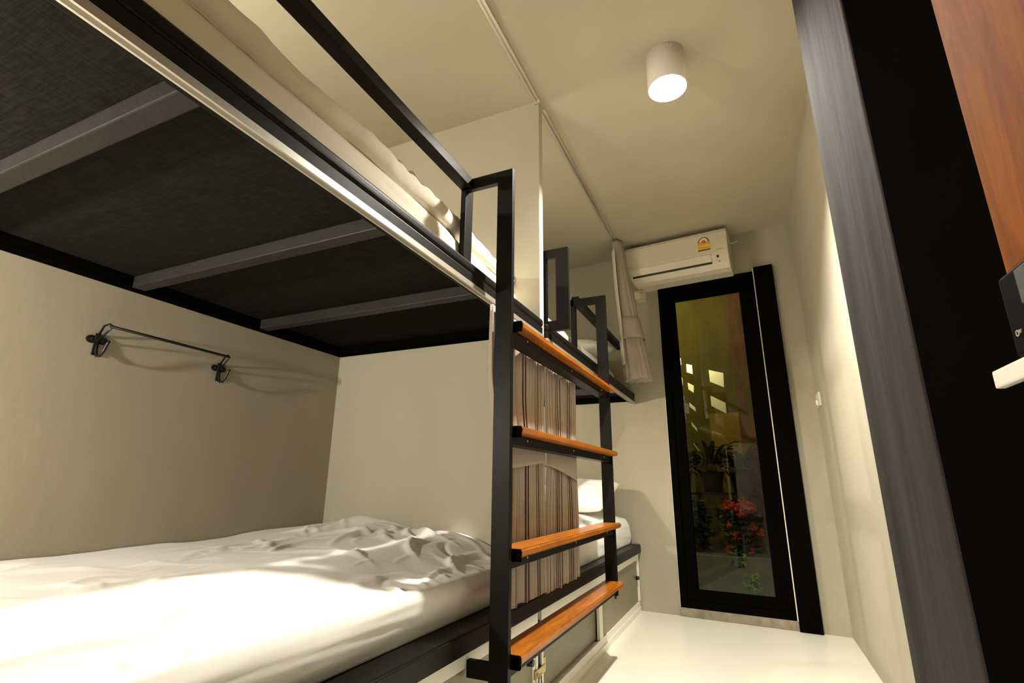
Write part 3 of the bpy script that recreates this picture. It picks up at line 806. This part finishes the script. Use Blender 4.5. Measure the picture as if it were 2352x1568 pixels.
# back wall; light patches cast on it are shaped as slanted openings
PY = 5.20
bm = bm_new()
def addloop(pts):
    vs = [bm.verts.new((p[0], PY, p[1])) for p in pts]
    return [bm.edges.new((vs[i], vs[(i+1) % len(vs)])) for i in range(len(vs))]
ed = addloop([(-2.2, -.02), (.12, -.02), (.12, 3.0), (-2.2, 3.0)])
for q_ in ([(-0.261, 1.91), (-0.13, 1.868), (-0.137, 1.72), (-0.26, 1.784)] ,
[(-0.268, 1.657), (-0.139, 1.577), (-0.139, 1.466), (-0.27, 1.551)] ,
[(-0.271, 1.41), (-0.131, 1.279), (-0.13, 1.211), (-0.267, 1.324)] ,
[(-0.275, 1.162), (-0.17, 1.038), (-0.166, 0.995), (-0.266, 1.094)] ,
[(-0.465, 1.989), (-0.409, 1.971), (-0.409, 1.869), (-0.469, 1.896)] ,
[(-0.468, 1.799), (-0.408, 1.76), (-0.415, 1.683), (-0.466, 1.725)] ,
[(-0.47, 1.601), (-0.413, 1.542), (-0.412, 1.5), (-0.468, 1.554)] ,
[(-0.467, 1.414), (-0.417, 1.346), (-0.413, 1.308), (-0.463, 1.372)] ,
[(-0.468, 1.219), (-0.412, 1.137), (-0.41, 1.116), (-0.462, 1.191)] ,
[(-0.519, 2.057), (-0.511, 2.052), (-0.509, 1.971), (-0.517, 1.971)] ,
[(-0.522, 1.856), (-0.511, 1.838), (-0.508, 1.767), (-0.515, 1.777)] ,
[(-0.519, 1.685), (-0.509, 1.655), (-0.505, 1.594), (-0.512, 1.612)] ,
[(-0.521, 1.505), (-0.511, 1.475), (-0.503, 1.42), (-0.513, 1.441)] ,):
    ed += addloop(q_)
bmesh.ops.triangle_fill(bm, use_beauty=True, use_dissolve=False, edges=ed)
r_ = bmesh.ops.extrude_face_region(bm, geom=bm.faces[:])
for e in r_['geom']:
    if isinstance(e, bmesh.types.BMVert): e.co.y += .05
struct('wall_patio_back', bm, M['patio_wall'])
struct('wall_patch_backing', box(bm_new(), -2.2, .8, 5.75, 5.80, -.02, 3.0), M['patch_backing'])  # added behind the openings so they show as bright patches
struct('wall_patio_right', box(bm_new(), -.035, .12, 5.05, 5.19, -.02, 3.0), M['patio_brick'])
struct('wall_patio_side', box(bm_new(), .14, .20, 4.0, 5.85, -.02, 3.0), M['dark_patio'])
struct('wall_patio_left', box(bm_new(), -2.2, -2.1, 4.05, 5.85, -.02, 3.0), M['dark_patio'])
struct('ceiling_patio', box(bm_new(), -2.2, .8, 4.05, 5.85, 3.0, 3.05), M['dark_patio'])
tag(obj('garden_panel', box(bm_new(), -.290, -.037, PY-.030, PY-.002, -.019, 1.47, .003), M['patio_yellow']), 'ochre panel against the patio wall behind the glass door plants', 'panel')

def strap_plant(x, y, z, n, L, seed, label, m='leaf', wid=.030, pot=True, group=None):
    rr = random.Random(seed)
    t = thing('strap_leaf_plant', label, 'plant', (x, y, z), group)
    if pot:
        bm = lathe(bm_new(), [(0, z), (.07, z), (.095, z+.15), (.102, z+.155), (.10, z+.17), (.085, z+.17), (.08, z+.14), (0, z+.14)], x, y, 28)
        obj('pot', bm, M['terracotta'], t)
    zb = z+(.13 if pot else 0)
    bm = bm_new()
    for k in range(n):
        a = rr.uniform(0, 2*pi); l = L*rr.uniform(.6, 1.0); up = rr.uniform(.8, 1.6); w = wid*rr.uniform(.6, 1.2)
        d = Vector((cos(a), sin(a), 0)); s = Vector((-sin(a), cos(a), 0)); prev = None
        for i in range(9):
            u = i/8
            p = Vector((x, y, zb))+d*(l*u*.62)+Vector((0, 0, l*(up*u-.85*u*u)))
            ww = w*(sin(pi*min(.96, u*.85+.12)))*.5
            v = (bm.verts.new(p-s*ww+Vector((0, 0, .005))), bm.verts.new(p-Vector((0, 0, .003))), bm.verts.new(p+s*ww+Vector((0, 0, .005))))
            if prev:
                for q in (0, 1):
                    f = bm.faces.new((prev[q], prev[q+1], v[q+1], v[q])); f.smooth = True
            prev = v
    obj('leaves', bm, M[m], t)
    return t
tag(obj('planter_wall', box(bm_new(), -2.08, .138, 4.45, 5.04, -.02, .298, .006), M['patio_floor']), 'low grey concrete planter ledge behind the glass door', 'planter')
tb = thing('plant_stand', 'low dark plant stand behind the glass, under the strap-leaf plants', 'plant stand', (-.35, 4.85, .298))
obj('top', box(bm_new(), -.66, .06, 4.76, 5.03, .735, .755, .003), M['greybar'], tb)
for sx in (-.64, .02):
    for sy in (4.78, 5.0): obj('leg', box(bm_new(), sx, sx+.025, sy, sy+.025, .2985, .7345), M['darkmetal'], tb)
strap_plant(-.30, 4.88, .756, 60, .46, 1, 'dark strap-leaf plant in a pot at the middle of the stand behind the glass', wid=.04)
strap_plant(-.56, 4.90, .756, 44, .36, 2, 'dark strap-leaf plant at the left end of the stand behind the glass', wid=.035)
strap_plant(-.06, 4.90, .756, 60, .38, 3, 'dark strap-leaf plant in front of the brick pier behind the glass', wid=.035)
def leafy(bm, c, n, r, size, rr, flat=.5):
    for k in range(n):
        a, b = rr.uniform(0, 2*pi), rr.uniform(-1, 1)
        p = Vector(c)+Vector((cos(a)*sqrt(1-b*b), sin(a)*sqrt(1-b*b), b))*r*rr.uniform(.3, 1)
        d = Vector((rr.uniform(-1, 1), rr.uniform(-1, 1), rr.uniform(-flat, flat))).normalized(); s = d.orthogonal().normalized()
        s = (s*cos(a)+d.cross(s)*sin(a)); l = size*rr.uniform(.6, 1.2)
        v = [bm.verts.new(q) for q in (p, p+d*l*.5+s*l*.32, p+d*l, p+d*l*.5-s*l*.32)]
        m_ = bm.verts.new(p+d*l*.5+d.cross(s)*l*.10)
        for i in range(4): bm.faces.new((v[i], v[(i+1) % 4], m_))
rr = random.Random(21)
fp = thing('flowering_plant', 'potted plant with clusters of red flowers behind the glass', 'plant', (-.10, 4.56, .298))
bm = lathe(bm_new(), [(0, .2985), (.05, .2985), (.07, .37), (.075, .38), (.07, .385), (.06, .38), (.055, .36), (0, .36)], -.10, 4.54, 30)
obj('pot', bm, M['terracotta'], fp)
bm = bm_new()
for k in range(14):
    a = rr.uniform(0, 6.28); tube(bm, [(-.10, 4.54, .36), (-.10+.05*cos(a), 4.54+.03*sin(a), .45), (-.10+.11*cos(a), 4.53+.04*sin(a), .55+rr.uniform(-.1, .10))], .003, 5)
leafy(bm, (-.08, 4.54, .50), 170, .11, .045, rr); leafy(bm, (-.15, 4.52, .40), 60, .08, .045, rr)
obj('foliage', bm, M['leaf'], fp)
for nm_, cx, cy, L_, sd in (('dark leafy shrub under the plant stand at left behind the glass', -.46, 4.66, .25, 31), ('dark leafy shrub under the plant stand behind the red flowers', -.14, 4.70, .24, 33)):
    sh = thing('leafy_shrub', nm_, 'plant', (cx, cy, .298))
    r2 = random.Random(sd); bm = bm_new()
    for zz in (.42, .58): leafy(bm, (cx, cy, zz), 330, .13, .065, r2)
    obj('foliage', bm, M['leaf'], sh)
    bm = bm_new()
    for k in range(7):
        a = k*.9; tube(bm, [(cx, cy, .298), (cx+.05*cos(a), cy+.05*sin(a), .40), (cx+.10*cos(a), cy+.10*sin(a), .58)], .005, 6)
    obj('stems', bm, M['darkmetal'], sh)
for cx, cz, r, n in ((-.175, .665, .042, 26), (-.115, .640, .035, 20), (-.065, .665, .052, 34), (-.02, .65, .045, 26), (-.09, .60, .035, 16), (-.015, .50, .035, 16), (.03, .475, .03, 14), (-.045, .51, .028, 12), (-.15, .44, .032, 16), (-.195, .36, .026, 10), (-.215, .33, .02, 8), (-.05, .34, .024, 10), (-.185, .52, .02, 6)):
    bm = bm_new(); leafy(bm, (cx, 4.50, cz), n*3, r, .026, rr, 1)
    obj('flower_cluster', bm, M['petal'], fp, 'red flower cluster')
bm = bm_new(); leafy(bm, (-.14, 4.46, .30), 30, .07, .05, rr); obj('new_leaves', bm, M['leaf2'], fp, 'pale green lower leaves')
fn = thing('small_plant', 'small pale green plant low behind the glass at right', 'plant', (-.07, 4.25, -.02))
bm = bm_new(); leafy(bm, (-.07, 4.22, .17), 60, .065, .045, rr)
for k in range(6): tube(bm, [(-.07, 4.25, -.02), (-.07+.03*cos(k), 4.23, .07), (-.07+.05*cos(k), 4.22+.03*sin(k), .16)], .0025, 5)
obj('leaves', bm, M['leaf2'], fn)

# ------------------------------------------------------------------ lights
def point(name, loc, power, col, r=.03):
    l = bpy.data.lights.new(name, 'POINT'); l.energy = power; l.color = col; l.shadow_soft_size = r
    o = bpy.data.objects.new(name, l); COL.objects.link(o); o.location = loc; return o
WARM = (1, .925, .80)
def area(name, loc, size, power, col, rot=(0, 0, 0), spread=180, shape='DISK'):
    l = bpy.data.lights.new(name, 'AREA'); l.energy = power; l.color = col; l.size = size; l.shape = shape; l.spread = radians(spread)
    o = bpy.data.objects.new(name, l); COL.objects.link(o); o.location = loc; o.rotation_euler = rot; return o
point('lower_bunk_light_near', (-1.56, -.38, 1.17), 94, WARM, .03)
point('lower_bunk_light_far', (-1.70, 2.06, 1.20), 48, WARM, .03)
l = bpy.data.lights.new('upper_bunk_spot', 'SPOT'); l.energy = 70; l.color = WARM; l.shadow_soft_size = .03; l.spot_size = radians(112); l.spot_blend = .35
o = bpy.data.objects.new('upper_bunk_spot', l); COL.objects.link(o); o.location = (-1.70, .05, 2.02)
o.rotation_euler = Vector((.22, 1, .02)).to_track_quat('-Z', 'Y').to_euler()
point('upper_bunk_light_far', (-1.70, 2.06, 2.12), 10, WARM, .03)
point('patio_fill_light', (-.9, 4.45, 2.6), 27, (1, .90, .48), .05)  # added to brighten the patio, no fitting known
point('patch_backing_light', (-.6, 5.5, 2.3), 30, (1, .95, .75), .05)  # added to light the backing seen through the wall openings
w = bpy.data.worlds.new('World'); SC.world = w; w.use_nodes = True
w.node_tree.nodes['Background'].inputs[0].default_value = (.02, .022, .03, 1)
w.node_tree.nodes['Background'].inputs[1].default_value = .3

# ------------------------------------------------------------------ camera
cam = bpy.data.cameras.new('Camera'); cam.sensor_width = 36; cam.sensor_fit = 'HORIZONTAL'; cam.lens = 17.8385; cam.clip_start = .02
co = bpy.data.objects.new('Camera', cam); COL.objects.link(co)
R = Matrix(((0.910816, 0.10446, 0.399378), (0.412709, -0.252091, -0.875283), (0.009247, 0.962049, -0.272721)))
co.matrix_world = Matrix.Translation((0, 0, .79727)) @ R.to_4x4()
SC.camera = co
vs = SC.view_settings
vs.view_transform = 'Standard'; vs.look = 'None'; vs.exposure = 0.0; vs.gamma = 1; vs.use_curve_mapping = False
